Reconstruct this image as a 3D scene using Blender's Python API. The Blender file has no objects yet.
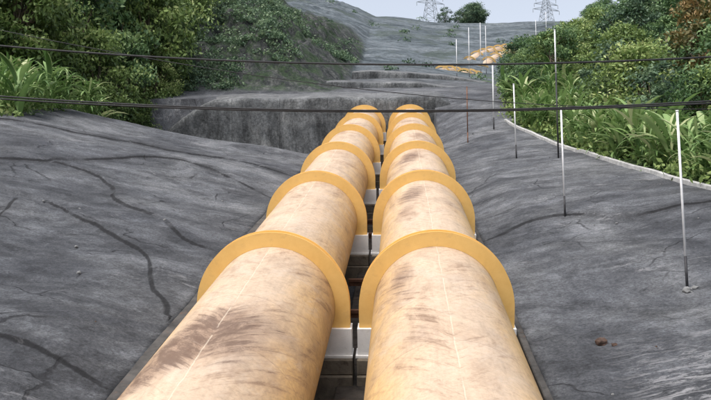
import bpy, math, random, bmesh
import numpy as np
from mathutils import Vector, Matrix, noise

random.seed(7); RNG = np.random.default_rng(7)
S = math.radians(16.6); CS, SN = math.cos(S), math.sin(S); Z0 = 12.0
scene = bpy.context.scene
COL = scene.collection
scene.view_settings.view_transform = 'Standard'
scene.view_settings.look = 'None'
scene.view_settings.exposure = 0

def P(x, d, n):
    return Vector((x, d*CS - n*SN, d*SN + n*CS + Z0))

def lerp_tab(t, tab):
    if t <= tab[0][0]: return tab[0][1]
    for (a, va), (b, vb) in zip(tab, tab[1:]):
        if t <= b:
            return va + (vb-va)*(t-a)/(b-a)
    return tab[-1][1]

def sm(t, a, b):
    t = max(0.0, min(1.0, (t-a)/(b-a)))
    return t*t*(3-2*t)

# ------------------------------------------------------------ terrain shape
XL, XR = -5.5, 2.95
LP = [(-600, 60), (-200, 40), (-80, 5), (-45, -1.6), (-26, -2.6), (-21, -3.0), (-16, -4.1), (-12, -4.9), (-8, -5.6), (XL, -6.2)]
RP = [(XR, -6.6), (5, -6.15), (8, -5.65), (11, -5.25), (13, -5.2), (16, -5.3), (25, -4.0), (60, 3), (200, 30), (600, 60)]
FB = [(77, -3.6), (100, -3.2), (130, -1.6), (170, 2.4), (200, 6.2), (225, 9.3), (236, 9.2), (300, -6), (700, -160)]
HL = [(-600, 70), (-200, 50), (-80, 27), (-40, 16.5), (-24, 10.2), (-14, 5.2), (-9.5, 2.6), (-6, 0)]
KB = [(0, 13.2), (20, 12.5), (32, 11.5), (44, 10.4), (61, 8.8), (68, 8.2)]
def kerb_x(d): return lerp_tab(d, KB)
VB = [(66, 8.6), (72, 8.8), (90, 10.4), (110, 14.5), (150, 28), (200, 44), (260, 56)]
def veg_x(d): return kerb_x(d)+0.3 if d < 66 else lerp_tab(d, VB)
def inview(x, d, m=3): return -0.49*d-m < x < .385*d+m

def nz(x, y, s, off=0.0):
    return noise.noise(Vector((x*s+off, y*s-off, off*0.37)))

SEAMS = [
 [(-24, 32), (-19, 33.2), (-16.3, 34.6), (-15, 35.6), (-13.4, 35), (-11.7, 33), (-9.5, 30), (-7.6, 27.4), (-5.8, 26.2)],
 [(-20, 30), (-16.5, 30.2), (-13.9, 29.5), (-10.6, 28), (-8.3, 25), (-6.9, 22.6), (-5.7, 20)],
 [(-24, 43), (-19, 44), (-14.1, 46), (-11, 44.6), (-8.8, 46), (-5.8, 44)],
 [(-15, 35.6), (-13.5, 39), (-11, 41), (-8, 40), (-5.8, 37)],
 [(-13.9, 29.5), (-12.5, 24), (-11.2, 20), (-9.4, 17), (-7, 15.8), (-5.7, 15.2)],
 [(3.1, 30), (5.5, 31.2), (8, 29.5), (11.5, 29.5)],
]
def smooth_pl(pl, it=2):
    for _ in range(it):
        q = [pl[0]]
        for a, b in zip(pl, pl[1:]):
            q.append((a[0]*.75+b[0]*.25, a[1]*.75+b[1]*.25)); q.append((a[0]*.25+b[0]*.75, a[1]*.25+b[1]*.75))
        q.append(pl[-1]); pl = q
    return pl
SEG = []
for k, pl in enumerate(SEAMS):
    pl = smooth_pl(pl, 2)
    for (a, b) in zip(pl, pl[1:]): SEG.append((a[0], a[1], b[0], b[1], k))
SG = np.array([s[:4] for s in SEG])
SV = SG[:, 2:]-SG[:, :2]; SL2 = (SV**2).sum(1)
def seam_dist(x, d):
    x += .5*nz(x, d, .35, 21)+.08*nz(x, d, 1.4, 23); d += .9*nz(x, d, .3, 27)+.08*nz(x, d, 1.3, 33)
    e = np.array((x, d))-SG[:, :2]
    t = np.clip((e*SV).sum(1)/SL2, 0, 1)
    r = e-t[:, None]*SV
    q = np.hypot(r[:, 0], r[:, 1]); i = int(q.argmin())
    return float(q[i]), (1 if SV[i, 0]*r[i, 1]-SV[i, 1]*r[i, 0] > 0 else -1)

def near(x, d, fine=True):
    if x <= XL:
        n = lerp_tab(x, LP)
        dip = sm(d, 53, 64)*sm(x, -30, -22)
        n = n*(1-dip) + (-8.4)*dip
        e = sm(-x, -XL+0.05, -XL+2.5)
    elif x >= XR:
        n = lerp_tab(x, RP)
        n += 1.4*sm(d, 60, 80)*sm(x, XR, XR+3)
        e = sm(x, XR+0.05, XR+2.0)
    else:
        return -8.3
    n += e*(0.46*nz(x, d, .11, 3) + 0.09*nz(x, d, .30, 9))
    if fine:
        n += e*(.05*nz(x, d, .9, 5) + 0.03*abs(nz(x, d, 1.8, 8)) + 0.015*nz(x, d, 3.2, 1))
    return n

def far(x, d):
    n = lerp_tab(d, FB)
    tilt = 0.12*(1-sm(d, 180, 225)) + 0.05*sm(d, 180, 225)
    tilt *= sm(d, 85, 125)
    if x > 0:
        n -= tilt*min(x, 35)
        v = veg_x(d)
        n += 0.28*max(0, min(x, 300)-v-2)
    if x < -6:
        n += lerp_tab(x, HL)*sm(d, 82, 102)*(1-0.50*sm(d, 140, 190))
    n += .06*max(0, min(14, 8-x))*sm(d, 130, 160)*(1-sm(d, 215, 235))
    t = n*0.30 + 0.035*x
    n += 0.35*math.sin(t*2*math.pi)*sm(d, 108, 130)
    w = sm(d, 95, 125) if x > -7 else sm(d, 80, 100)
    n += 2.0*nz(x, d, .03, 2)*sm(d, 100, 135) + 0.7*nz(x, d, .09, 7)*w + 0.12*nz(x, d, .5, 4)*w
    if x < -6:
        k = sm(-x, 6, 15)*sm(d, 82, 96)*(1-.8*sm(d, 140, 175))
        n += k*(2.0*abs(nz(x, d, .16, 12)) + 1.9*abs(nz(x, d, .42, 15)) + 1.1*nz(x, d, .9, 12))
    return n

def g(x, d):
    if d < 77.0:
        if XL < x < XR: return -8.3
        a = near(x, d)
        if x > XR:
            w = sm(d, 66, 82)
            return a*(1-w)+far(x, 77.2)*w if w > 0 else a
        return a
    if x > XR:
        w = sm(d, 66, 82)
        return near(x, 77)*(1-w)+far(x, d)*w
    if x < -24:
        w = sm(d, 77, 92)
        w = max(w, sm(x, -30, -24))
        return near(x, 77)*(1-w)+far(x, d)*w
    return far(x, d)

# ------------------------------------------------------------ helpers
def mesh_obj(name, verts, faces, mat=None, smooth=False, parent=None):
    me = bpy.data.meshes.new(name)
    me.from_pydata([tuple(v) for v in verts], [], faces)
    if mat: me.materials.append(mat)
    if smooth:
        me.polygons.foreach_set('use_smooth', [True]*len(me.polygons))
    me.update()
    ob = bpy.data.objects.new(name, me)
    COL.objects.link(ob)
    if parent: ob.parent = parent
    return ob

def tag(ob, label=None, category=None, group=None, kind=None):
    if label: ob["label"] = label
    if category: ob["category"] = category
    if group: ob["group"] = group
    if kind: ob["kind"] = kind
    return ob

def box(vs, fs, x0, x1, y0, y1, z0, z1):
    b = len(vs)
    vs += [(x0,y0,z0),(x1,y0,z0),(x1,y1,z0),(x0,y1,z0),(x0,y0,z1),(x1,y0,z1),(x1,y1,z1),(x0,y1,z1)]
    fs += [(b,b+3,b+2,b+1),(b+4,b+5,b+6,b+7),(b,b+1,b+5,b+4),(b+1,b+2,b+6,b+5),(b+2,b+3,b+7,b+6),(b+3,b,b+4,b+7)]

def tube(vs, fs, pts, rads, k=8):
    b = len(vs); pts = [Vector(p) for p in pts]
    for i, p in enumerate(pts):
        t = (pts[min(i+1, len(pts)-1)]-pts[max(i-1, 0)]).normalized()
        a = t.cross(Vector((0, 0, 1)))
        if a.length < 0.05: a = t.cross(Vector((1, 0, 0)))
        a.normalize(); c = t.cross(a)
        r = rads[i] if isinstance(rads, (list, tuple)) else rads
        for j in range(k):
            th = 2*math.pi*j/k
            vs.append(tuple(p + a*(r*math.cos(th)) + c*(r*math.sin(th))))
    for i in range(len(pts)-1):
        for j in range(k):
            fs.append((b+i*k+j, b+i*k+(j+1) % k, b+(i+1)*k+(j+1) % k, b+(i+1)*k+j))
    fs.append(tuple(b+j for j in range(k))[::-1])
    fs.append(tuple(b+(len(pts)-1)*k+j for j in range(k)))

def bevel(ob, w=0.02, seg=2):
    m = ob.modifiers.new("bevel", 'BEVEL'); m.width = w; m.segments = seg; m.limit_method = 'ANGLE'

# ------------------------------------------------------------ node helpers
class NT:
    def __init__(s, name):
        s.m = bpy.data.materials.new(name); s.m.use_nodes = True
        s.t = s.m.node_tree; s.n = s.t.nodes; s.l = s.t.links
        s.b = s.n['Principled BSDF']
    def new(s, typ, **kw):
        nd = s.n.new(typ)
        for k, v in kw.items(): setattr(nd, k, v)
        return nd
    def set(s, sock, v):
        if isinstance(v, bpy.types.NodeSocket): s.l.new(v, sock)
        elif isinstance(v, (tuple, list)) and len(v) == 3 and sock.type == 'RGBA': sock.default_value = (*v, 1)
        else: sock.default_value = v
    def math(s, op, a, b=None, c=None, clamp=False):
        nd = s.new('ShaderNodeMath', operation=op, use_clamp=clamp)
        s.set(nd.inputs[0], a)
        if b is not None: s.set(nd.inputs[1], b)
        if c is not None: s.set(nd.inputs[2], c)
        return nd.outputs[0]
    def obj(s): return s.new('ShaderNodeTexCoord').outputs['Object']
    def map(s, vec, scale=(1,1,1), loc=(0,0,0), rot=(0,0,0)):
        nd = s.new('ShaderNodeMapping'); s.l.new(vec, nd.inputs[0])
        nd.inputs['Scale'].default_value = scale; nd.inputs['Location'].default_value = loc; nd.inputs['Rotation'].default_value = rot
        return nd.outputs[0]
    def noise(s, vec, scale, detail=6, rough=.6, dist=0):
        nd = s.new('ShaderNodeTexNoise'); s.l.new(vec, nd.inputs['Vector'])
        nd.inputs['Scale'].default_value = scale; nd.inputs['Detail'].default_value = min(detail, 6)
        nd.inputs['Roughness'].default_value = rough; nd.inputs['Distortion'].default_value = dist
        return nd.outputs['Fac']
    def attr(s, name): return s.new('ShaderNodeAttribute', attribute_name=name).outputs['Fac']
    def ramp(s, fac, stops):
        nd = s.new('ShaderNodeValToRGB'); s.l.new(fac, nd.inputs[0])
        cr = nd.color_ramp
        while len(cr.elements) < len(stops): cr.elements.new(.5)
        for e, (p, c) in zip(cr.elements, stops):
            e.position = p; e.color = (*c, 1) if isinstance(c, (tuple, list)) else (c, c, c, 1)
        return nd.outputs[0]
    def step(s, v, a, b):
        nd = s.new('ShaderNodeMapRange', interpolation_type='SMOOTHSTEP')
        s.set(nd.inputs['Value'], v); s.set(nd.inputs['From Min'], a); s.set(nd.inputs['From Max'], b)
        return nd.outputs[0]
    def mix(s, f, a, b, mode='MIX'):
        nd = s.new('ShaderNodeMix', data_type='RGBA', blend_type=mode)
        s.set(nd.inputs[0], f); s.set(nd.inputs[6], a); s.set(nd.inputs[7], b)
        return nd.outputs[2]
    def sep(s, vec):
        nd = s.new('ShaderNodeSeparateXYZ'); s.l.new(vec, nd.inputs[0]); return nd.outputs
    def comb(s, x, y, z):
        nd = s.new('ShaderNodeCombineXYZ')
        s.set(nd.inputs[0], x); s.set(nd.inputs[1], y); s.set(nd.inputs[2], z); return nd.outputs[0]
    def bump(s, h, strength=.5, dist=.05, prev=None):
        nd = s.new('ShaderNodeBump'); s.l.new(h, nd.inputs['Height'])
        nd.inputs['Strength'].default_value = strength; nd.inputs['Distance'].default_value = dist
        if prev: s.l.new(prev, nd.inputs['Normal'])
        return nd.outputs[0]
    def fin(s, col, rough=.8, normal=None, spec=.3):
        s.set(s.b.inputs['Base Color'], col); s.set(s.b.inputs['Roughness'], rough)
        s.b.inputs['Specular IOR Level'].default_value = spec
        if normal: s.l.new(normal, s.b.inputs['Normal'])
        return s.m

# ------------------------------------------------------------ materials
def mat_ground():
    t = NT("shotcrete_ground"); o = t.obj()
    big = t.noise(o, .16, 6, .68, .9)
    mid = t.noise(o, .9, 6, .80, .1)
    fine = t.noise(o, 13.0, 6, .85)
    st = t.noise(t.map(o, (.45, 1.1, .3), rot=(0, 0, .8)), .55, 6, .74, .6)
    c = t.ramp(big, [(.34, (.066, .070, .079)), (.48, (.106, .111, .121)), (.64, (.155, .160, .168))])
    c = t.mix(.68, c, t.ramp(mid, [(.36, .45), (.5, .97), (.62, 1.38)]), 'MULTIPLY')
    c = t.mix(.50, c, t.ramp(st, [(.40, .50), (.5, 1.0), (.60, 1.45)]), 'MULTIPLY')
    c = t.mix(.85, c, t.ramp(fine, [(.38, .55), (.5, 1.0), (.62, 1.50)]), 'MULTIPLY')
    pv = t.new('ShaderNodeTexVoronoi'); t.l.new(o, pv.inputs['Vector']); pv.inputs['Scale'].default_value = 6.0
    pit = t.math('MULTIPLY', t.math('SUBTRACT', 1.0, t.step(pv.outputs['Distance'], .08, .26)), t.step(mid, .46, .6))
    c = t.mix(t.math('MULTIPLY', pit, .5), c, (.03, .031, .034))
    damp = t.step(t.noise(t.map(o, (.8, 1.1, .7), rot=(0, 0, .5)), .2, 6, .74, .8), .50, .57)
    c = t.mix(t.math('MULTIPLY', damp, .36), c, (.038, .040, .046))
    se = t.attr('seam'); ss = t.math('ABSOLUTE', t.attr('seam_side'))
    gate = t.step(t.noise(o, .30, 3), .36, .48)
    wid = t.math('ADD', .01, t.math('MULTIPLY', t.noise(o, 1.1, 5, .7), .11))
    core = t.math('SUBTRACT', 1.0, t.step(t.math('SUBTRACT', ss, wid), -.03, .035))
    core = t.math('MULTIPLY', t.math('MULTIPLY', core, gate), t.math('SUBTRACT', 1.0, t.step(se, .25, .4)))
    halo = t.math('SUBTRACT', 1.0, t.step(t.math('ADD', se, t.math('MULTIPLY', t.math('SUBTRACT', mid, .5), 1.2)), .0, .8))
    c = t.mix(t.math('MULTIPLY', halo, .36), c, (.036, .037, .040))
    c = t.mix(t.math('MULTIPLY', core, .8), c, (.015, .015, .016))
    warp = t.new('ShaderNodeVectorMath', operation='ADD')
    nn = t.new('ShaderNodeTexNoise'); t.l.new(o, nn.inputs['Vector']); nn.inputs['Scale'].default_value = .3; nn.inputs['Detail'].default_value = 4
    sc = t.new('ShaderNodeVectorMath', operation='SCALE'); t.l.new(nn.outputs['Color'], sc.inputs[0]); sc.inputs['Scale'].default_value = 3.2
    t.l.new(o, warp.inputs[0]); t.l.new(sc.outputs[0], warp.inputs[1])
    vo2 = t.new('ShaderNodeTexVoronoi', feature='DISTANCE_TO_EDGE'); t.l.new(t.map(warp.outputs[0], (.22, .34, .0)), vo2.inputs['Vector']); vo2.inputs['Scale'].default_value = 1.0
    cr2 = t.math('MULTIPLY', t.math('SUBTRACT', 1.0, t.step(vo2.outputs['Distance'], .003, .010)), t.step(t.noise(o, .3, 4), .46, .56))
    c = t.mix(t.math('MULTIPLY', cr2, .65), c, (.02, .02, .022))
    xyz = t.sep(o)
    ef = t.math('MULTIPLY', t.step(t.noise(t.map(o, (.8, 2.2, .5), rot=(0, 0, .7)), 1.0, 6, .85, .9), .55, .63), t.step(t.noise(o, .17, 3), .50, .60))
    c = t.mix(t.math('MULTIPLY', ef, .5), c, (.34, .34, .35))
    ef2 = t.math('MULTIPLY', t.step(t.noise(t.map(o, (.8, 3.4, .5), rot=(0, 0, -.5)), 1.1, 6, .85, 1.0), .48, .59),
                 t.math('MULTIPLY', t.step(xyz[0], 3.9, 5.2), t.math('SUBTRACT', 1.0, t.step(xyz[1], 15.0, 19.5))))
    c = t.mix(t.math('MULTIPLY', ef2, .70), c, (.44, .44, .45))
    # far hillside, bluish grey tint painted in as distance haze
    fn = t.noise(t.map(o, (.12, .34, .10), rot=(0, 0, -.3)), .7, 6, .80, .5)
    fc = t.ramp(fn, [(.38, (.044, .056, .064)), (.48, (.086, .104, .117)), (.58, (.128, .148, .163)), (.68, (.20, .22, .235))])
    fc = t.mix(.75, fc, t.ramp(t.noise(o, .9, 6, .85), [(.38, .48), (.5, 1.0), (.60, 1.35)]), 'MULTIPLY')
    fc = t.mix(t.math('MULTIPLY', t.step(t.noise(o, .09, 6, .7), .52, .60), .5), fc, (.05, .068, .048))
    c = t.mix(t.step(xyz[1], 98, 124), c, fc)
    rk = t.attr('rock')
    rn = t.noise(t.map(o, (.9, .5, .5)), 1.3, 6, .88, .3)
    rc = t.ramp(rn, [(.40, (.030, .035, .036)), (.50, (.072, .078, .078)), (.58, (.13, .135, .13)), (.68, (.24, .24, .23))])
    moss = t.step(t.noise(o, .35, 6, .8), .47, .56)
    rc = t.mix(t.math('MULTIPLY', moss, .75), rc, t.ramp(t.noise(o, 3.0, 5, .85), [(.38, (.020, .036, .020)), (.5, (.048, .085, .040)), (.62, (.09, .14, .065))]))
    c = t.mix(t.step(t.math('ADD', rk, t.math('MULTIPLY', t.math('SUBTRACT', mid, .5), .5)), .3, .6), c, rc)
    at = t.attr('veg')
    vf = t.step(t.math('ADD', at, t.math('MULTIPLY', t.math('SUBTRACT', mid, .5), 1.0)), .40, .62)
    gr = t.ramp(t.noise(o, 1.6, 6, .8), [(.36, (.014, .025, .010)), (.5, (.036, .060, .022)), (.66, (.075, .10, .038))])
    c = t.mix(vf, c, gr)
    h = t.math('ADD', t.math('MULTIPLY', mid, .32), t.math('MULTIPLY', fine, .18))
    h = t.math('SUBTRACT', h, t.math('MULTIPLY', t.math('ADD', t.math('ADD', core, cr2), t.math('MULTIPLY', pit, .5)), .12))
    h = t.math('ADD', h, t.math('MULTIPLY', t.math('MULTIPLY', rk, rn), 2.6))
    return t.fin(c, .92, t.bump(h, 1.0, .26), .15)

def mat_pipe():
    t = NT("weathered_pipe_paint")
    uv = t.new('ShaderNodeUVMap', uv_map='UVMap').outputs[0]
    s = t.sep(uv); arc, y = s[0], s[1]
    aa = t.math('ABSOLUTE', arc)
    off = t.attr('shift')
    yo = t.math('ADD', y, off)
    ych = t.math('SUBTRACT', yo, t.math('MULTIPLY', aa, 1.3))
    v1 = t.comb(arc, yo, 0.0)
    vch = t.comb(arc, ych, 0.0)
    n1 = t.noise(v1, .55, 6, .7, .5)
    edge = t.step(t.math('ADD', aa, t.math('MULTIPLY', t.math('SUBTRACT', n1, .5), 1.6)), .45, 1.9)
    base = t.mix(edge, (.535, .410, .300), (.54, .35, .155))
    base = t.mix(.7, base, t.ramp(n1, [(.3, .66), (.5, 1.0), (.7, 1.14)]), 'MULTIPLY')
    base = t.mix(.65, base, t.ramp(t.noise(v1, 7, 6, .88), [(.36, .66), (.5, 1.0), (.64, 1.16)]), 'MULTIPLY')
    lw = t.noise(t.comb(t.math('MULTIPLY', arc, 5.0), t.math('MULTIPLY', yo, .45), 2.0), 1.0, 6, .75, .4)
    base = t.mix(.45, base, t.ramp(lw, [(.36, .76), (.5, 1.0), (.64, 1.12)]), 'MULTIPLY')
    base = t.mix(t.math('MULTIPLY', t.step(t.noise(vch, .8, 6, .75, .5), .5, .62), .30), base, (.55, .46, .38))
    zone = t.math('SUBTRACT', 1.0, t.step(aa, 1.7, 2.8))
    big = t.noise(t.comb(t.math('MULTIPLY', arc, .9), t.math('MULTIPLY', ych, .42), 1.7), .8, 6, .76, .5)
    run = t.noise(t.comb(t.math('MULTIPLY', arc, .75), t.math('MULTIPLY', ych, 4.2), 4.0), 1.0, 6, .84, .15)
    brown = (.30, .19, .12)
    far_ = t.step(y, 30, 56)
    film = t.math('ADD', .34, t.math('MULTIPLY', far_, .18))
    c = t.mix(t.math('MULTIPLY', t.math('MULTIPLY', t.step(big, .44, .66), zone), film), base, brown)
    m1 = t.math('MULTIPLY', t.step(big, .53, .66), t.step(run, .46, .60))
    m1 = t.math('MULTIPLY', m1, zone)
    c = t.mix(t.math('MULTIPLY', m1, .60), c, (.14, .082, .052))
    m2 = t.math('MULTIPLY', t.math('MULTIPLY', t.step(big, .36, .52), t.step(run, .53, .64)), zone)
    c = t.mix(t.math('MULTIPLY', m2, .42), c, (.22, .13, .08))
    hv = t.attr('heavy')
    soft = t.step(t.math('ADD', hv, t.math('MULTIPLY', t.math('SUBTRACT', big, .5), 1.2)), .14, 1.0)
    c = t.mix(t.math('MULTIPLY', soft, .55), c, (.215, .130, .088))
    m3 = t.step(t.math('ADD', hv, t.math('MULTIPLY', t.math('SUBTRACT', run, .5), 2.6)), .44, .96)
    m3 = t.math('MULTIPLY', m3, t.step(t.noise(vch, 1.6, 6, .85, .3), .36, .56))
    c = t.mix(t.math('MULTIPLY', m3, .70), c, (.090, .054, .041))
    s3 = t.math('MULTIPLY', t.step(t.noise(v1, 4.0, 6, .85, .2), .56, .66), t.step(t.noise(v1, .28, 3), .46, .6))
    c = t.mix(t.math('MULTIPLY', s3, .45), c, (.22, .14, .09))
    s4 = t.step(t.noise(t.comb(t.math('MULTIPLY', arc, .35), t.math('MULTIPLY', ych, 7.0), 9.0), 1.2, 6, .7), .60, .72)
    c = t.mix(t.math('MULTIPLY', s4, .22), c, (.62, .52, .41))
    wob = t.math('MULTIPLY', t.math('SUBTRACT', t.noise(v1, 1.3, 4), .5), .08)
    d0 = t.math('ABSOLUTE', t.math('ADD', arc, wob))
    seam = t.math('MULTIPLY', t.math('SUBTRACT', 1.0, t.step(d0, .003, .020)), t.step(t.noise(v1, 1.1, 5), .38, .50))
    c = t.mix(t.math('MULTIPLY', seam, .42), c, (.70, .60, .47))
    fr = t.math('ABSOLUTE', t.math('SUBTRACT', t.math('FRACT', t.math('DIVIDE', t.math('ADD', y, 1.1), 2.6)), .5))
    weld = t.math('SUBTRACT', 1.0, t.step(fr, .002, .007))
    c = t.mix(t.math('MULTIPLY', weld, .32), c, (.19, .12, .08))
    h = t.math('ADD', t.math('MULTIPLY', weld, .5), t.math('ADD', t.math('MULTIPLY', seam, .5), t.math('MULTIPLY', t.noise(v1, 9, 6, .7), .4)))
    return t.fin(c, .70, t.bump(h, .5, .02), .2)

def mat_simple(name, c1, c2, sc=3, rough=.6, bs=.3, c3=None, dark=.0, spec=.3, vert=1.0):
    t = NT(name); o = t.obj()
    f = t.noise(t.map(o, (1, 1, vert)), sc, 6, .7, .3)
    c = t.ramp(f, [(.34, c1), (.62, c2)])
    if c3:
        c = t.mix(t.math('MULTIPLY', t.step(t.noise(t.map(o, (1, 1, vert)), sc*2.3, 6, .75, .4), .55, .68), dark), c, c3)
    return t.fin(c, rough, t.bump(t.noise(o, sc*6, 5, .7), bs, .03), spec)

def mat_wall():
    t = NT("stained_retaining_concrete"); o = t.obj()
    big = t.noise(o, .25, 6, .76, .4); v = t.noise(t.map(o, (.9, .9, .20)), 1.0, 6, .80, .3); f = t.noise(o, 5, 6, .85)
    c = t.ramp(big, [(.36, (.062, .067, .072)), (.5, (.115, .121, .126)), (.64, (.18, .185, .187))])
    c = t.mix(.75, c, t.ramp(v, [(.38, .30), (.5, .95), (.60, 1.4)]), 'MULTIPLY')
    c = t.mix(.85, c, t.ramp(f, [(.36, .45), (.5, 1.0), (.64, 1.5)]), 'MULTIPLY')
    x = t.sep(o)[0]
    fr = t.math('ABSOLUTE', t.math('SUBTRACT', t.math('FRACT', t.math('DIVIDE', x, 4.3)), .5))
    j = t.math('SUBTRACT', 1.0, t.step(fr, .003, .010))
    c = t.mix(t.math('MULTIPLY', j, .5), c, (.03, .03, .03))
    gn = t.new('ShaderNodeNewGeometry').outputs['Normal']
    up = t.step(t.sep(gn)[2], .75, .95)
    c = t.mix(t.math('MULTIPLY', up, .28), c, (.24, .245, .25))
    return t.fin(c, .9, t.bump(t.math('ADD', t.math('MULTIPLY', f, .6), big), .8, .16), .2)

def mat_leaf(name, stops, trans=.2, rnd=.35):
    t = NT(name)
    at = t.attr('tint')
    ri = t.new('ShaderNodeObjectInfo').outputs['Random']
    f = t.math('ADD', at, t.math('MULTIPLY', t.math('SUBTRACT', ri, .5), rnd), clamp=True)
    c = t.ramp(f, stops)
    t.fin(c, .5, None, .35)
    tr = t.new('ShaderNodeBsdfTranslucent'); t.l.new(c, tr.inputs[0])
    mx = t.new('ShaderNodeMixShader'); mx.inputs[0].default_value = trans
    t.l.new(t.b.outputs[0], mx.inputs[1]); t.l.new(tr.outputs[0], mx.inputs[2])
    t.l.new(mx.outputs[0], t.n['Material Output'].inputs[0])
    return t.m

M_ground = mat_ground(); M_pipe = mat_pipe(); M_wall = mat_wall()
M_yel = mat_simple("yellow_ring_paint", (.70, .435, .140), (.77, .50, .175), 1.4, .55, .10, (.56, .35, .14), .35, .25)
M_yel2 = mat_simple("faded_ring_paint", (.50, .34, .13), (.62, .43, .18), 1.4, .6, .12, (.30, .20, .10), .5, .2)
M_white = mat_simple("white_painted_steel", (.76, .76, .76), (.86, .86, .85), 2.5, .5, .1, (.5, .48, .44), .3)
M_conc = mat_simple("stained_concrete", (.13, .135, .14), (.27, .27, .265), .7, .9, .6, (.05, .05, .05), .7, vert=.25)
M_ped = mat_simple("tan_concrete", (.10, .088, .07), (.22, .19, .15), 1.5, .9, .5, (.05, .04, .03), .7)
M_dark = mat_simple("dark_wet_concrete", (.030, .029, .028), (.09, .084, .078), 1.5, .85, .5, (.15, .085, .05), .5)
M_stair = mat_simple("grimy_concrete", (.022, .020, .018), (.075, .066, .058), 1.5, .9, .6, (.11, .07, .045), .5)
M_kerb = mat_simple("pale_kerb_concrete", (.30, .30, .30), (.52, .52, .51), 2, .85, .4, (.13, .13, .12), .6)
M_wire = mat_simple("black_cable", (.012, .012, .014), (.03, .03, .032), 8, .6, .1)
M_pw = mat_simple("white_pole_paint", (.60, .61, .63), (.76, .76, .78), 4, .45, .05)
M_pb = mat_simple("black_pole_paint", (.015, .015, .018), (.04, .04, .045), 4, .5, .05)
M_rust = mat_simple("rusty_steel", (.10, .05, .035), (.20, .10, .06), 5, .8, .3)
M_rock = mat_simple("brown_rock", (.05, .035, .028), (.13, .08, .06), 4, .9, .8)
M_bark = mat_simple("bark", (.07, .055, .04), (.17, .14, .11), 3, .9, .6)
M_steel = mat_simple("galvanised_steel", (.22, .25, .29), (.34, .37, .40), 2, .5, .1)
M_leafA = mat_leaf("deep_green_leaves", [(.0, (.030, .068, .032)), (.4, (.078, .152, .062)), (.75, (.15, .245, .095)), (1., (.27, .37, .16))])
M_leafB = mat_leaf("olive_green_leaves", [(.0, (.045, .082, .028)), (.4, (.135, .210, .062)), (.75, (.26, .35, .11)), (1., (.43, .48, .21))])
M_leafC = mat_leaf("russet_leaves", [(.0, (.04, .055, .018)), (.45, (.14, .12, .04)), (1., (.32, .20, .08))])
M_leafD = mat_leaf("haze_tinted_green_leaves", [(.0, (.036, .068, .050)), (.4, (.078, .136, .082)), (.75, (.14, .215, .115)), (1., (.23, .31, .17))])  # bluish cast in the leaf colour stands in for distance haze
M_ban = mat_leaf("pale_blade_leaves", [(.0, (.045, .095, .033)), (.45, (.14, .245, .075)), (.8, (.26, .38, .14)), (1., (.43, .47, .25))], .25)

# ------------------------------------------------------------ ground sheet
def rng(a, b, s):
    k = max(1, int(round((b-a)/s))); return [a+(b-a)*i/k for i in range(k)]
xs = [-600, -400, -280, -200, -150, -115] + rng(-95, -60, 3) + rng(-60, -28, .8) + rng(-28, -22, .4) + rng(-22, XL, .17) + [XL, XL+.02, -3.5, -1.2, 1.0, XR-.02, XR] \
     + rng(XR+.15, 13, .17) + rng(13, 40, .8) + rng(40, 95, 3) + [95, 120, 160, 220, 320, 450, 600]
ds = [-60, -30, -12, -4, 0] + rng(4, 12, .5) + rng(12, 50, .19) + rng(50, 76.9, .4) + [76.95, 77.05] + rng(78, 130, .45) + rng(130, 160, .8) + rng(160, 245, 1.2) + [245, 255, 270, 300, 350, 450, 700]
verts = []; veg = []; sea = []; rk = []; sgn = []
for d in ds:
    for x in xs:
        n = g(x, d)
        if d >= 77 and XL < x < XR: n = far(x, d)
        q_, sd_ = 9.0, 1
        if 11 < d < 62 and -25 < x < 13 and not (XL < x < XR):
            q_, sd_ = seam_dist(x, d)
            e_ = sm(-x, -XL+.05, -XL+1.5) if x < 0 else sm(x, XR+.05, XR+1.5)
            n += e_*.08*sd_*math.exp(-q_/1.1)*sm(q_, -.05, .2)
        verts.append((x, d, n))
        v = 0.0
        if x > 0:
            e = x - veg_x(d); v = 1.0 if e > 1 else (0.9 if e > 0.1 else 0.0)
            if d > 200: v = sm(e, -8, 4)
        else:
            if d < 84: v = sm(-x, 21.5+ (0 if d > 35 else 6), 24+(0 if d > 35 else 6))
            else:
                v = sm(-x, .21*d, .27*d)*(.5+.5*sm(nz(x, d, .09, 31), -.3, .3))
                if d > 170: v = sm(-x, 28, 40)*.8
        veg.append(v)
        sea.append(q_); sgn.append(q_*sd_)
        rk.append(sm(-x, 4.5, 8.5)*sm(d, 80, 90)*(1-sm(d, 150, 180)) if x < -4 else 0.0)
W = len(xs); faces = [(j*W+i, j*W+i+1, (j+1)*W+i+1, (j+1)*W+i) for j in range(len(ds)-1) for i in range(W-1)]
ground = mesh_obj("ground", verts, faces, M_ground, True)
for nm, dat in (('veg', veg), ('seam', sea), ('seam_side', sgn), ('rock', rk)):
    a = ground.data.attributes.new(nm, 'FLOAT', 'POINT'); a.data.foreach_set('value', dat)
ground.rotation_euler = (S, 0, 0); ground.location = (0, 0, Z0)
tag(ground, "sprayed grey concrete banks rising to a hillside", None, None, "structure")

def place(ob, x=0, d=0, n=0):
    ob.location = P(x, d, n); ob.rotation_euler = (S, 0, 0); return ob

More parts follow.
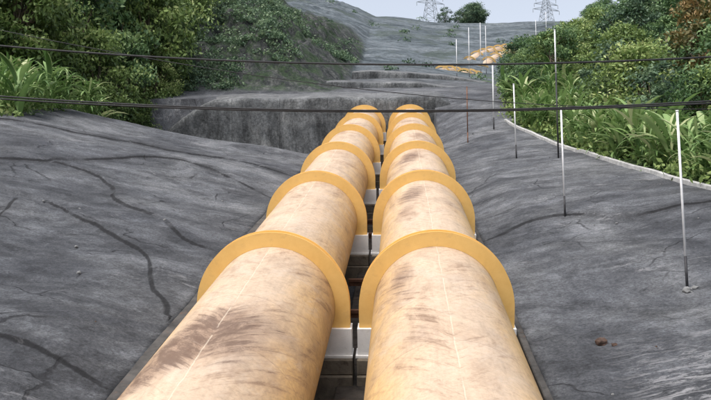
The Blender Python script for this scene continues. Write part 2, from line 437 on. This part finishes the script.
# ------------------------------------------------------------ pipes
AX = -5.96; PR = 1.5; FR = 1.86
def pipe_mesh(name, pts, r=PR, seg=96, step=.3, shift=0.0, heavy=()):
    vs, uvs_, fs = [], [], []
    P_ = [Vector(p) for p in pts]; path = []; L = 0
    for a_, b_ in zip(P_, P_[1:]):
        k = max(1, int((b_-a_).length/step))
        for i in range(k): path.append(a_.lerp(b_, i/k))
    path.append(P_[-1])
    lens = [0]
    for a_, b_ in zip(path, path[1:]): lens.append(lens[-1]+(b_-a_).length)
    hv = []
    for i, p in enumerate(path):
        tdir = (path[min(i+1, len(path)-1)]-path[max(0, i-1)]).normalized()
        sx = tdir.cross(Vector((0, 0, 1))).normalized(); up = sx.cross(tdir)
        for j in range(seg+1):
            th = -math.pi + 2*math.pi*j/seg
            vs.append(p + sx*(r*math.sin(th)) + up*(r*math.cos(th))); uvs_.append((r*th, lens[i]))
            h_ = 0
            for (ha, hy, sa, sy, am) in heavy:
                h_ += am*math.exp(-((r*th-ha)/sa)**2-((p.y+.6*abs(r*th)-hy)/sy)**2)
            hv.append(h_)
    K = seg+1
    for i in range(len(path)-1):
        for j in range(seg):
            fs.append((i*K+j, (i+1)*K+j, (i+1)*K+j+1, i*K+j+1))
    ob = mesh_obj(name, vs, fs, M_pipe, True)
    ul = ob.data.uv_layers.new(name='UVMap')
    fl = np.empty(len(ob.data.loops), dtype=np.int32); ob.data.loops.foreach_get('vertex_index', fl)
    ul.data.foreach_set('uv', np.array(uvs_, dtype=np.float32)[fl].ravel())
    a = ob.data.attributes.new('heavy', 'FLOAT', 'POINT'); a.data.foreach_set('value', hv)
    a = ob.data.attributes.new('shift', 'FLOAT', 'POINT'); a.data.foreach_set('value', [shift]*len(vs))
    return ob

LEG = -.50
def ring_mesh(mat):
    vs, fs = [], []
    def strip(ro, ri, y0, y1, legz, n=64):
        pr = []
        zs = [legz, legz*.66, legz*.33]
        for z in zs: pr.append(((ro, z), (math.sqrt(ri*ri-z*z), z)))
        for i in range(n+1):
            th = math.pi*i/n; pr.append(((ro*math.cos(th), ro*math.sin(th)), (ri*math.cos(th), ri*math.sin(th))))
        for z in zs[::-1]: pr.append(((-ro, z), (-math.sqrt(ri*ri-z*z), z)))
        b = len(vs)
        for (o_, i_) in pr:
            vs.extend([(o_[0], y0, o_[1]), (i_[0], y0, i_[1]), (o_[0], y1, o_[1]), (i_[0], y1, i_[1])])
        for k in range(len(pr)-1):
            a_ = b+4*k; c_ = a_+4
            fs.extend([(a_, a_+1, c_+1, c_), (a_+2, c_+2, c_+3, a_+3), (a_, c_, c_+2, a_+2), (a_+1, a_+3, c_+3, c_+1)])
        e = b+4*(len(pr)-1)
        fs.extend([(b, b+2, b+3, b+1), (e, e+1, e+3, e+2)])
    strip(FR, PR+.004, -.14, -.11, LEG)
    strip(FR, PR+.004, .11, .14, LEG)
    strip(FR-.05, PR+.006, -.108, .108, LEG+.02)
    me = bpy.data.meshes.new("support_ring"); me.from_pydata(vs, [], fs); me.materials.append(mat); me.update(); return me
RING = ring_mesh(M_yel); RING_FAR = ring_mesh(M_yel2)
def foot_mesh(sgn):
    vs, fs = [], []
    x0, x1 = (1.17, 1.90) if sgn > 0 else (-1.90, -1.17)
    box(vs, fs, x0, x1, -.24, .24, -1.16, LEG-.003)
    box(vs, fs, x0-.05, x1+.02, -.29, .29, -1.22, -1.162)
    me = bpy.data.meshes.new("bearing_foot"); me.from_pydata(vs, [], fs); me.materials.append(M_white); me.update(); return me
FOOT = {1: foot_mesh(1), -1: foot_mesh(-1)}

def add_ring(pipe, loc, rotz=0.0, rotx=0.0, feet=True):
    r = bpy.data.objects.new("support_ring", RING if feet else RING_FAR); COL.objects.link(r); r.parent = pipe
    r.location = loc; r.rotation_euler = (rotx, 0, rotz)
    if feet:
        for sg in (1, -1):
            f = bpy.data.objects.new("bearing_foot", FOOT[sg]); COL.objects.link(f); f.parent = r
            f["label"] = "white painted bearing foot below the ring"
    return r

ring_d = [19.85, 30.7, 41.5, 52.2, 62.8, 73.2]
ped = None
for xc, lab, hv in ((-3.10, "weathered tan steel penstock pipe with brown streak stains",
                     [(-.1, 13.6, 1.2, 1.5, 1.1), (.8, 15.6, .6, 1.2, .45), (-.9, 12.4, .8, 1.1, .7), (.3, 26, 1.0, 1.8, .35), (.6, 37, .8, 2.4, .4), (0, 48, 1, 3, .3), (0, 58, 1, 3, .3)]),
                    (0.84, "weathered tan steel penstock pipe with dark blotches along its crown",
                     [(-.85, 18.2, .4, 1.8, .8), (-.45, 28.4, .6, 1.8, .9), (-.8, 25, .5, 1.5, .5), (.9, 15, .4, 1.5, .25), (-1.1, 13.5, .4, 1.2, .35), (-.4, 38.5, .7, 2.4, .9), (.2, 48, .8, 3, .5), (0, 58, 1, 3, .4)])):
    p = pipe_mesh("penstock_pipe", [(0, -8, 0), (0, 77.5, 0)], seg=112, shift=(0 if xc < 0 else 37.3), heavy=hv)
    place(p, xc, 0, AX); tag(p, lab, "pipe", "parallel penstock pipes")
    for rd in ring_d: add_ring(p, (0, rd, 0))
    for rd in ring_d:
        if ped is None:
            vs, fs = [], []
            box(vs, fs, -1.92, 1.92, -.45, .45, -2.36, -1.62)
            box(vs, fs, -1.92, -1.0, -.38, .38, -1.62, -1.225)
            box(vs, fs, 1.0, 1.92, -.38, .38, -1.62, -1.225)
            o = mesh_obj("concrete_pedestal", vs, fs, M_ped); ped = o; bevel(o, .03, 1)
        else:
            o = ped.copy(); COL.objects.link(o)
        place(o, xc, 0, AX); o.location = P(xc, rd, AX)
        tag(o, "grimy tan concrete pedestal carrying a pipe support ring", "pedestal", "pedestals under the pipe rings")

def far_pipe(x_off, lab, nr=11, dip=5.0):
    base = [(6.0, 128), (11, 148), (16.5, 163), (23.5, 180)]
    pts = []
    for (a, b) in zip(base, base[1:]):
        for i in range(6): pts.append((a[0]+(b[0]-a[0])*i/6+x_off, a[1]+(b[1]-a[1])*i/6))
    pts.append((base[-1][0]+x_off, base[-1][1]))
    hs = [g(x, d) for x, d in pts]
    K = len(hs); sm_h = [sum(hs[max(0, i-3):min(K, i+4)])/len(hs[max(0, i-3):min(K, i+4)]) for i in range(K)]
    sm_h = [max(a, b-.3) for a, b in zip(sm_h, hs)]
    loc = [Vector((x, d, h-.55-1.1*math.exp(-((i-dip)/1.8)**2))) for i, ((x, d), h) in enumerate(zip(pts, sm_h))]
    ends = [loc[0]+Vector((-.8, -4, -3.2))] + loc + [loc[-1]+Vector((.8, 4, -3.2))]
    p = pipe_mesh("penstock_pipe", ends, seg=32, step=1.5, r=.96)
    place(p, 0, 0, 0); tag(p, lab, "pipe", "pipes further up the hill")
    for i in range(nr):
        s_ = (K-1)*(i+.15)/(nr-.7); j = min(K-2, int(s_))
        q = loc[j].lerp(loc[j+1], s_-j); dr = (loc[j+1]-loc[j]).normalized()
        r = add_ring(p, q, -math.atan2(dr.x, dr.y), math.asin(dr.z), feet=False)
        r.scale = (.76, .9, .76)
far_pipe(0, "distant beige penstock pipe with faded yellow rings climbing the hill")
far_pipe(3.3, "distant beige penstock pipe with faded yellow rings beside its twin", dip=4)

# ------------------------------------------------------------ channel walls, floor slab, kerb, retaining wall
def strip_wall(name, path, w, top, bot, mat, lab, cat, grp=None):
    vs, fs = [], []
    for i, (x, d) in enumerate(path):
        t_, b_ = top(x, d), bot(x, d)
        vs += [(x-w/2, d, b_), (x-w/2, d, t_), (x+w/2, d, t_), (x+w/2, d, b_)]
    for i in range(len(path)-1):
        a_ = 4*i
        for q in range(4):
            fs.append((a_+q, a_+4+q, a_+4+(q+1) % 4, a_+(q+1) % 4))
    fs += [(0, 1, 2, 3), (4*(len(path)-1)+3, 4*(len(path)-1)+2, 4*(len(path)-1)+1, 4*(len(path)-1))]
    o = mesh_obj(name, vs, fs, mat); bevel(o, .02, 1); place(o, 0, 0, 0)
    return tag(o, lab, cat, grp)
dl = rng(-8, 76.0, .8)
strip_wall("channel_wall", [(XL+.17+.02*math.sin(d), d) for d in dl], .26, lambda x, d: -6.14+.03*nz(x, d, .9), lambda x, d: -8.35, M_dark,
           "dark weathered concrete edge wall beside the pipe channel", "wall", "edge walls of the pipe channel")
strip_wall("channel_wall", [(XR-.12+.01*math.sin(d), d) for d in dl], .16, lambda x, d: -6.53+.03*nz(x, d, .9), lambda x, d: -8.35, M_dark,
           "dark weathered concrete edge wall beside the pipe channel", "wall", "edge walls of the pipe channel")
kd = rng(6, 68, .7)
strip_wall("kerb", [(kerb_x(d)+.1*nz(0, d, .12), d) for d in kd], .2,
           lambda x, d: lerp_tab(x, RP)+.46*nz(x, d, .11, 3)+.09*nz(x, d, .30, 9)+1.4*sm(d, 60, 80)*.97+.18, lambda x, d: g(x, d)-.5, M_kerb,
           "pale concrete kerb between grey bank and greenery", "kerb")
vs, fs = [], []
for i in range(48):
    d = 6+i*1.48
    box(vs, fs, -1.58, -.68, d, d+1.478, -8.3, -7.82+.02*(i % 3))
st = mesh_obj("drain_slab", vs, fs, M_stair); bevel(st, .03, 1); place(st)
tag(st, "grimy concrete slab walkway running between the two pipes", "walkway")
strut = None
for d in (12.6, 14.1, 15.4, 17.3, 24, 27.5, 35, 38):
    if strut is None:
        vs, fs = [], []
        box(vs, fs, -.62, .62, -.07, .07, -.09, .0); box(vs, fs, -.62, .62, -.015, .015, -.24, -.091)
        strut = mesh_obj("cross_beam", vs, fs, M_rust); o = strut
    else:
        o = strut.copy(); COL.objects.link(o)
    place(o, -1.13, d, -7.32); tag(o, "grimy brown steel cross beam between the pipes", "beam", "cross beams between the pipes")

def rough_wall(name, x0, x1, d0, top, depth, lab, cat, amp=.28, batter=.12, dx=.35, dz=.35, thick=1.4, rnd=.22):
    vs, fs = [], []
    wx = rng(x0, x1, dx)+[x1]; K = int(depth/dz); ncol = K+5
    for x in wx:
        t_ = top(x)
        for j in range(K+1):
            z = -depth*(1-j/K)
            vs.append((x+.02*nz(x, z, 1, 3), d0+batter*z - amp*(nz(x, z, .22, 8)+.4*nz(x, z, .8, 2)), t_+z))
        vs.append((x, d0+thick*.03, t_+rnd*.35)); vs.append((x, d0+thick*.10, t_+rnd*.5)); vs.append((x, d0+thick*.85, t_+rnd)); vs.append((x, d0+thick, t_-.4))
    for i in range(len(wx)-1):
        for q in range(ncol-1):
            fs.append((ncol*i+q, ncol*(i+1)+q, ncol*(i+1)+q+1, ncol*i+q+1))
    fs += [tuple(range(ncol)), tuple(ncol*(len(wx)-1)+q for q in range(ncol))[::-1]]
    o = mesh_obj(name, vs, fs, M_wall, False); place(o); o.data.polygons.foreach_set('use_smooth', [len(f.vertices) == 4 for f in o.data.polygons])
    return tag(o, lab, cat)
def wtop(x):
    return -3.85 - 4.0*sm(-x, 15.5, 24)**1.2 - 2.6*sm(x, 3.2, 7.2) + .10*nz(x, 0, .25) + .04*nz(x, 0, 1.1)
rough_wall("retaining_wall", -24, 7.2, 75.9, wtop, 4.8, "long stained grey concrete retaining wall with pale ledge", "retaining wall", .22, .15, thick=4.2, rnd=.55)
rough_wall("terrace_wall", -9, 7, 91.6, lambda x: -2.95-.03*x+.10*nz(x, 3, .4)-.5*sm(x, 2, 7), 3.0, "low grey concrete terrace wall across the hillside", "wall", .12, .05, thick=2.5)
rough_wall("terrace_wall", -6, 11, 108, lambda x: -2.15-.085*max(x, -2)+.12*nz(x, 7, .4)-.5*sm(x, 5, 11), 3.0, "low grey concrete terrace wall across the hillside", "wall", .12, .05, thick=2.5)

# ------------------------------------------------------------ slim poles
def pole(x, d, h, r=.035, lean=0.0, low=.18, lab=None, mats=(M_pw, M_pb), grp="slim marker poles on the bank"):
    base = P(x, d, g(x, d))
    root = bpy.data.objects.new("marker_pole", None); COL.objects.link(root); root.location = base; root.rotation_euler = (0, lean, 0)
    root.empty_display_size = .3
    vs, fs = [], []; tube(vs, fs, [(0, 0, -.15), (0, 0, h*low)], r*1.1, 10)
    mesh_obj("pole_base", vs, fs, mats[1], True, root)
    vs, fs = [], []; tube(vs, fs, [(0, 0, h*low), (0, 0, h)], r, 10)
    tube(vs, fs, [(0, 0, h), (0, 0, h+.04)], r*1.25, 10)
    mesh_obj("pole_shaft", vs, fs, mats[0], True, root)
    tag(root, lab or "slim white pole with black foot standing on grey concrete", "pole", grp)
pole(7.32, 21.5, 4.62, .032, lean=-.01)
pole(6.02, 31.0, 3.95, .034, lean=-.008)
pole(8.50, 46, 7.1, .040, low=.66, lab="tall slim pole, black below and white on top")
pole(6.6, 48.5, 4.3, .040, lean=-.015)
pole(7.0, 64, 5.0, .05)
pole(4.75, 60, 4.0, .04, mats=(M_rust, M_rust), lab="short rusty steel pole beside the pipe channel")
for (x, d, h) in ((9.5, 118, 7.0), (12.2, 130, 8), (14, 140, 8), (7.4, 112, 5), (27, 172, 7), (22.5, 150, 6), (32, 190, 8)):
    pole(x, d, h, .045, low=.1, grp="distant slim poles near the upper pipes", lab="thin pale pole beside the upper pipes")

# ------------------------------------------------------------ cables
def cable(pts, r, lab):
    A, B, C = [P(*p) for p in pts]
    vs, fs = [], []; out = []
    for i in range(61):
        t_ = -0.4 + 1.8*i/60
        out.append(A*((t_-.5)*(t_-1)*2) + B*(-4*t_*(t_-1)) + C*(2*t_*(t_-.5)))
    tube(vs, fs, out, r, 8)
    o = mesh_obj("overhead_cable", vs, fs, M_wire, True)
    tag(o, lab, "cable", "overhead cables crossing the pipes")
cable([(-6.6, 14, .265), (-.76, 14, -.12), (5.1, 14, -.086)], .016, "thin black overhead cable sagging across the valley")
cable([(-6.13, 13, -.53), (-.70, 13, -.81), (4.74, 13, -.73)], .013, "black overhead cable, one of a close pair")
cable([(-6.13, 13.1, -.58), (-.70, 13.1, -.835), (4.74, 13.1, -.77)], .013, "black overhead cable, one of a close pair")
cable([(-10.5, 22, .85), (-.8, 22, -.85), (8.0, 22, -1.45)], .010, "thin dark wire running slantwise over the pipes")

# ------------------------------------------------------------ rocks
def rock(x, d, s, mat, lab, cat="rock", grp="loose stones on the bank"):
    bm = bmesh.new(); bmesh.ops.create_icosphere(bm, subdivisions=3, radius=1)
    o_ = random.random()*50
    for v in bm.verts:
        k = 1+.45*noise.noise(v.co*1.3+Vector((o_, 0, 0)))+.16*noise.noise(v.co*4+Vector((0, o_, 0)))
        v.co = Vector((v.co.x*s*k*1.1, v.co.y*s*k*.8, v.co.z*s*k*.75))
    me = bpy.data.meshes.new("rock"); bm.to_mesh(me); bm.free(); me.materials.append(mat)
    ob = bpy.data.objects.new("rock", me); COL.objects.link(ob); ob.location = P(x, d, g(x, d)+s*.25); ob.rotation_euler = (0, 0, random.random()*6)
    tag(ob, lab, cat, grp)
rock(4.45, 18.4, .15, M_rock, "rough dark brown stone lying on concrete")
rock(4.68, 18.2, .06, M_rock, "rough dark brown stone lying on concrete")
rock(7.25, 21.3, .12, M_conc, "grey stone at the foot of a slim pole")
rock(7.47, 21.4, .08, M_conc, "grey stone at the foot of a slim pole")
for i in range(30):
    x = random.uniform(3.6, 10) if i % 2 else random.uniform(-14, -6.5)
    rock(x, random.uniform(14, 40), random.uniform(.02, .06), M_conc if i % 3 else M_rock, "small loose stone lying on the bank")

# ------------------------------------------------------------ foliage
def leaves(C, size, tint, aspect=.5, droop=0.0):
    N = len(C)
    a = RNG.normal(size=(N, 3)); a[:, 2] -= droop; a /= np.linalg.norm(a, axis=1)[:, None]
    b = np.cross(a, RNG.normal(size=(N, 3))); b /= np.linalg.norm(b, axis=1)[:, None]
    s = (size*RNG.uniform(.6, 1.3, N))[:, None]
    V = np.empty((N, 4, 3)); V[:, 0] = C-a*s; V[:, 1] = C+b*s*aspect; V[:, 2] = C+a*s; V[:, 3] = C-b*s*aspect
    return V.reshape(-1, 3), np.repeat(tint, 4)
def leaf_mesh(name, V, T, mat):
    me = bpy.data.meshes.new(name); N = len(V)//4
    me.vertices.add(len(V)); me.vertices.foreach_set('co', V.astype(np.float32).ravel())
    me.loops.add(4*N); me.loops.foreach_set('vertex_index', np.arange(4*N, dtype=np.int32))
    me.polygons.add(N); me.polygons.foreach_set('loop_start', np.arange(0, 4*N, 4, dtype=np.int32))
    me.update(calc_edges=True); me.materials.append(mat)
    at = me.attributes.new('tint', 'FLOAT', 'POINT'); at.data.foreach_set('value', np.clip(T, 0, 1).astype(np.float32))
    return me

def tree_meshes(seed, mat, h=8.0, cr=3.0, nclump=34, per=140, leaf=.18, low=.28, fluff=1.3):
    rr = random.Random(seed)
    vs, fs = [], []
    top = h*.62
    tr = [(0, 0, -.4)]
    for i in range(1, 6): tr.append((rr.uniform(-.12, .12)*i, rr.uniform(-.12, .12)*i, top*i/5))
    tube(vs, fs, tr, [.20, .17, .15, .12, .09, .06], 8)
    cl = []
    for k in range(nclump):
        th = rr.uniform(0, 2*math.pi); zz = rr.uniform(low, 1.0)
        prof = math.sin(math.pi*min(1, (zz-low+.12)/(1.12-low)))**.6
        rad = cr*prof*math.sqrt(rr.uniform(.12, 1))*rr.uniform(.75, 1.25)
        cl.append((rad*math.cos(th), rad*math.sin(th), h*zz, rr.uniform(.40, 1.0)*cr*.32))
    for c in cl[::3]:
        b0 = Vector(tr[rr.choice((2, 3, 4))]); e = Vector(c[:3]); m = b0.lerp(e, .5)+Vector((0, 0, -.2))
        tube(vs, fs, [b0, m, e], [.06, .04, .015], 6)
    tm = bpy.data.meshes.new("trunk"); tm.from_pydata(vs, [], fs); tm.materials.append(M_bark); tm.update()
    C, T, = [], []
    for c in cl:
        n = per; v = RNG.normal(size=(n, 3)); v /= np.linalg.norm(v, axis=1)[:, None]
        r = c[3]*RNG.uniform(.3, fluff, n)**.7
        q = v*r[:, None]*np.array([1.2, 1.2, .85])+np.array(c[:3])
        C.append(q); T.append(.44+.32*v[:, 2]*1.0 + rr.uniform(-.16, .2) + RNG.normal(0, .13, n))  # clump tops lighter, undersides darker: crown shading put into the leaf tint
    C = np.vstack(C); T = np.concatenate(T)
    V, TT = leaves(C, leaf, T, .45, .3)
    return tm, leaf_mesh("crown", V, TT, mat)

TREES = [tree_meshes(1, M_leafA, fluff=1.7), tree_meshes(2, M_leafB, 8, 3.2, 44, fluff=1.9), tree_meshes(3, M_leafA, 8, 2.6, 30, fluff=1.6), tree_meshes(4, M_leafB, 8, 3.6, 44, low=.12, fluff=1.8),
         tree_meshes(5, M_leafC, 8, 2.6, 26, fluff=1.6), tree_meshes(6, M_leafA, 8, 3.6, 46, low=.08, fluff=1.7), tree_meshes(7, M_leafB, 8, 2.8, 46, low=.05, fluff=1.8),
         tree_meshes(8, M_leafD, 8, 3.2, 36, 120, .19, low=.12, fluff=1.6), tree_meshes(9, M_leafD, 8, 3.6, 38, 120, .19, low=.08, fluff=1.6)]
def tree(x, d, h, kind, lab, grp, wide=1.0):
    tm, cm = TREES[kind]
    e = bpy.data.objects.new("tree", None); COL.objects.link(e); e.empty_display_size = .5
    e.location = P(x, d, g(x, d)-.1); s = h/8.0; e.scale = (s*wide, s*wide, s); e.rotation_euler = (0, 0, random.uniform(0, 6.28))
    a_ = bpy.data.objects.new("trunk", tm); COL.objects.link(a_); a_.parent = e
    b_ = bpy.data.objects.new("crown", cm); COL.objects.link(b_); b_.parent = e
    tag(e, lab, "tree", grp)
def scatter(n, fx, fd, m=2):
    out = []; k = 0
    while len(out) < n and k < n*60:
        k += 1; d = fd(); x = fx(d)
        if inview(x, d, m): out.append((x, d))
    return out
U = random.uniform
for (x, d) in scatter(22, lambda d: U(-46, -24.0), lambda: U(58, 86)):
    tree(x, d, U(9, 14), random.choice((1, 1, 6, 3, 2, 0)), "tall leafy green tree above the grey bank", "tall trees above the bank", .82)
for (x, d) in scatter(11, lambda d: U(-33, -22.5), lambda: U(66, 82)):
    tree(x, d, U(3.5, 5.5), random.choice((6, 3, 1)), "bushy young tree behind the concrete wall", "bushy young trees behind the wall", 1.1)
for (x, d) in scatter(46, lambda d: U(-.52*d, -.225*d), lambda: U(90, 150)):
    tree(x, d, U(4, 7.0), random.choice((7, 0, 8, 5, 1, 3)), "leafy tree growing on a rocky overgrown spur", "trees on the rocky spur", 1.15)
for (x, d) in scatter(62, lambda d: veg_x(d)+U(4.5, 30), lambda: U(34, 108)):
    tree(x, d, (U(3.4, 5.8)+.13*(x-13)), random.choice((0, 1, 3, 5, 6, 7, 8)), "bushy green tree in dense thicket beside the bank", "trees in the dense thicket", 1.15)
for (x, d) in scatter(22, lambda d: veg_x(d)+U(1.2, 6), lambda: U(70, 116)):
    tree(x, d, U(2.0, 3.0)+.35*(x-veg_x(d)), random.choice((7, 5, 6, 8, 3)), "bushy green tree in dense thicket beside the bank", "trees in the dense thicket", 1.3)
for (x, d, h) in ((20, 55, 8.0), (26, 72, 9), (22.5, 62, 8)):
    tree(x, d, h, 4, "russet-leaved tree rising out of the green thicket", "russet trees")
for i in range(9):
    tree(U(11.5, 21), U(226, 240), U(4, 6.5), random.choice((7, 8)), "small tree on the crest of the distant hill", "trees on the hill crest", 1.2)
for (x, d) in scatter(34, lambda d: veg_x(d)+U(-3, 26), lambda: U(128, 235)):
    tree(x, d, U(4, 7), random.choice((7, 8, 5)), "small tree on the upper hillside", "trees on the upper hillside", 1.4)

def blade_plant(seed, nb, L, w, up, rise=.6, bend=(.12, .34)):
    rr = random.Random(seed); vs, fs, T = [], [], []
    for k in range(nb):
        az = rr.uniform(0, 2*math.pi); l = L*rr.uniform(.6, 1.1); el = rr.uniform(*up); p = Vector((rr.uniform(-.15, .15), rr.uniform(-.15, .15), rr.uniform(0, L*rise)))
        tt = rr.uniform(.2, .95); side = Vector((-math.sin(az), math.cos(az), 0)); b = len(vs); n = 7
        for i in range(n):
            f = i/(n-1); ww = w*(math.sin(math.pi*min(1, f*.9+.08))**.7)*(1 if i < n-1 else .1)
            dr = Vector((math.cos(az)*math.cos(el), math.sin(az)*math.cos(el), math.sin(el)))
            up_ = dr.cross(side)
            for q in (-1, 0, 1):
                vs.append(p+side*(ww*q/2) + up_*(abs(q)*-ww*.12)); T.append(tt+.08*(1-abs(q))+rr.uniform(-.08, .08))
            p = p+dr*(l/(n-1)); el -= rr.uniform(*bend)
        for i in range(n-1):
            for q in (0, 1):
                fs.append((b+3*i+q, b+3*i+q+1, b+3*(i+1)+q+1, b+3*(i+1)+q))
    me = bpy.data.meshes.new("blade_plant"); me.from_pydata([tuple(v) for v in vs], [], fs); me.materials.append(M_ban)
    me.polygons.foreach_set('use_smooth', [True]*len(me.polygons)); me.update()
    at = me.attributes.new('tint', 'FLOAT', 'POINT'); at.data.foreach_set('value', T); return me
BL = [blade_plant(i, 28, 1.25, .11, (.6, 1.5), 1.1, (.16, .42)) for i in range(3)] + [blade_plant(9+i, 15, 1.9, .28, (.95, 1.5), .8) for i in range(2)]
def plant(x, d, s, k, lab, grp):
    nm = "banana_plant" if k > 2 else "cane_plant"
    o = bpy.data.objects.new(nm, BL[k]); COL.objects.link(o)
    o.location = P(x, d, g(x, d)-.05); o.scale = (s, s, s*1.15); o.rotation_euler = (U(-.15, .15), U(-.15, .15), U(0, 6.3))
    tag(o, lab, "plant", grp)
for (x, d) in scatter(285, lambda d: veg_x(d)+.3+U(0, 1)**1.3*5.5, lambda: U(29, 76), .5):
    plant(x, d, U(.65, 1.3), random.choice((0, 1, 2, 0, 1, 2, 4, 3)), "pale green long-leaved plant behind the kerb", "long-leaved plants behind the kerb")
for (x, d) in scatter(120, lambda d: U(-30, -20.5), lambda: U(46, 62), .5):
    plant(x, d, U(.8, 1.5), random.choice((0, 0, 1, 2, 1, 3, 2)), "tall long-leaved green plant above the grey bank", "long-leaved plants above the bank")

def cover(name, pos, rad, per, leaf, mat, lab):
    C, T = [], []
    for (x, d) in pos:
        c = P(x, d, g(x, d)); r = U(.6, 1.3)*rad
        v = RNG.normal(size=(per, 3)); v[:, 2] = np.abs(v[:, 2]); v /= np.linalg.norm(v, axis=1)[:, None]
        C.append(v*(r*RNG.uniform(.3, 1.1, per)[:, None])*np.array([1.2, 1.2, .9])+np.array(c)); T.append(.28+.34*v[:, 2]+U(-.18, .24)+RNG.normal(0, .12, per))  # tint brightens upward, so shrub shading sits in the leaf colour
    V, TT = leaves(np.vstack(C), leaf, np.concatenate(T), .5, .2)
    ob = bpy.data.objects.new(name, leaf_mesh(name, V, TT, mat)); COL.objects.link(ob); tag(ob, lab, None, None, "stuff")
pos = scatter(1000, lambda d: veg_x(d)+.5+30*random.random()**1.4, lambda: U(26, 124))
cover("undergrowth", pos, .95, 75, .15, M_leafB, "dense green undergrowth beside the bank")
pos = [p_ for p_ in scatter(5600, lambda d: U(-62, -7), lambda: U(84, 150)) if nz(p_[0], p_[1], .09, 31) + .8*nz(p_[0], p_[1], .3, 41) + .045*(-p_[0]-.145*p_[1]) > U(-.05, .12)]
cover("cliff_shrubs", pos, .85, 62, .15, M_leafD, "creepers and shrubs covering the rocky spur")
pos = scatter(520, lambda d: U(-60, -21.8), lambda: U(42, 92))
cover("bank_shrubs", pos, .9, 70, .16, M_leafB, "low shrubs along the top of the bank")
pos = scatter(480, lambda d: random.choice((veg_x(d)+U(-2, 30), veg_x(d)+U(-2, 30), U(-60, -28), U(-20, 30))), lambda: U(112, 236))
pos = [p_ for p_ in pos if not (-28 < p_[0] < veg_x(p_[1])-2 and random.random() < .75)]
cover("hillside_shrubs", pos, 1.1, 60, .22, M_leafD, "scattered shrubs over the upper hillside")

# ------------------------------------------------------------ transmission towers
def tower(x, d, base_n, h):
    vs, fs = [], []
    def w(z): return 2.2*(1-z/h)**.9*1+.35
    lv = [h*t for t in (0, .16, .31, .44, .56, .66, .75, .83, .91, 1)]
    r = .07
    cor = lambda z: [Vector((sx*w(z), sy*w(z), z)) for sx, sy in ((-1, -1), (1, -1), (1, 1), (-1, 1))]
    for z0, z1 in zip(lv, lv[1:]):
        a_, b_ = cor(z0), cor(z1)
        for q in range(4):
            tube(vs, fs, [a_[q], b_[q]], r, 4)
            tube(vs, fs, [a_[q], b_[(q+1) % 4]], r*.6, 4); tube(vs, fs, [a_[(q+1) % 4], b_[q]], r*.6, 4)
            tube(vs, fs, [b_[q], b_[(q+1) % 4]], r*.6, 4)
    root = mesh_obj("transmission_tower", vs, fs, M_steel)
    for z, L in ((h*.68, 4.2), (h*.80, 3.8), (h*.92, 3.2)):
        vs, fs = [], []
        for sg in (-1, 1):
            tip = Vector((sg*L, 0, z))
            for yy in (-.5, .5): tube(vs, fs, [(sg*w(z)*.8, yy, z), tip], r*.8, 4); tube(vs, fs, [(sg*w(z)*.6, yy, z+.9), tip], r*.6, 4)
            tube(vs, fs, [tip, tip+Vector((0, 0, -1.1))], .09, 5)
        mesh_obj("cross_arm", vs, fs, M_steel, False, root)
    root.location = P(x, d, base_n); root.rotation_euler = (0, 0, .3)
    tag(root, "grey steel lattice transmission tower on the hilltop", "transmission tower", "lattice towers on the hilltop")
tower(9.0, 250, 4.5, 16)
tower(43, 255, 3.5, 14)

# ------------------------------------------------------------ camera, world, light
cam = bpy.data.cameras.new("camera"); co = bpy.data.objects.new("camera", cam); COL.objects.link(co)
co.location = (0, 0, Z0); co.rotation_euler = (math.radians(97.0), 0, math.radians(3.06))
cam.sensor_width = 36; cam.lens = 850/711*36; cam.clip_end = 3000; cam.clip_start = .1
scene.camera = co

w = bpy.data.worlds.new("World"); scene.world = w; w.use_nodes = True
nt = w.node_tree; bg = nt.nodes['Background']
sk = nt.nodes.new('ShaderNodeTexSky'); sk.sky_type = 'NISHITA'; sk.sun_disc = False
el, az = math.radians(58), math.radians(215)
sk.sun_elevation = el; sk.sun_rotation = az; sk.dust_density = 5; sk.ozone_density = 1.0; sk.air_density = 1.0
hs = nt.nodes.new('ShaderNodeHueSaturation'); hs.inputs['Saturation'].default_value = .45; hs.inputs['Value'].default_value = 1.85
nt.links.new(sk.outputs[0], hs.inputs['Color']); nt.links.new(hs.outputs[0], bg.inputs[0])
bg.inputs[1].default_value = .15
sun = bpy.data.lights.new("sun", 'SUN'); sun.energy = 1.05; sun.angle = math.radians(16); sun.color = (1, .96, .90)
so = bpy.data.objects.new("sun", sun); COL.objects.link(so)
dirv = Vector((math.sin(az)*math.cos(el), math.cos(az)*math.cos(el), math.sin(el)))
so.rotation_euler = dirv.to_track_quat('Z', 'Y').to_euler(); so.location = (0, 0, 60)
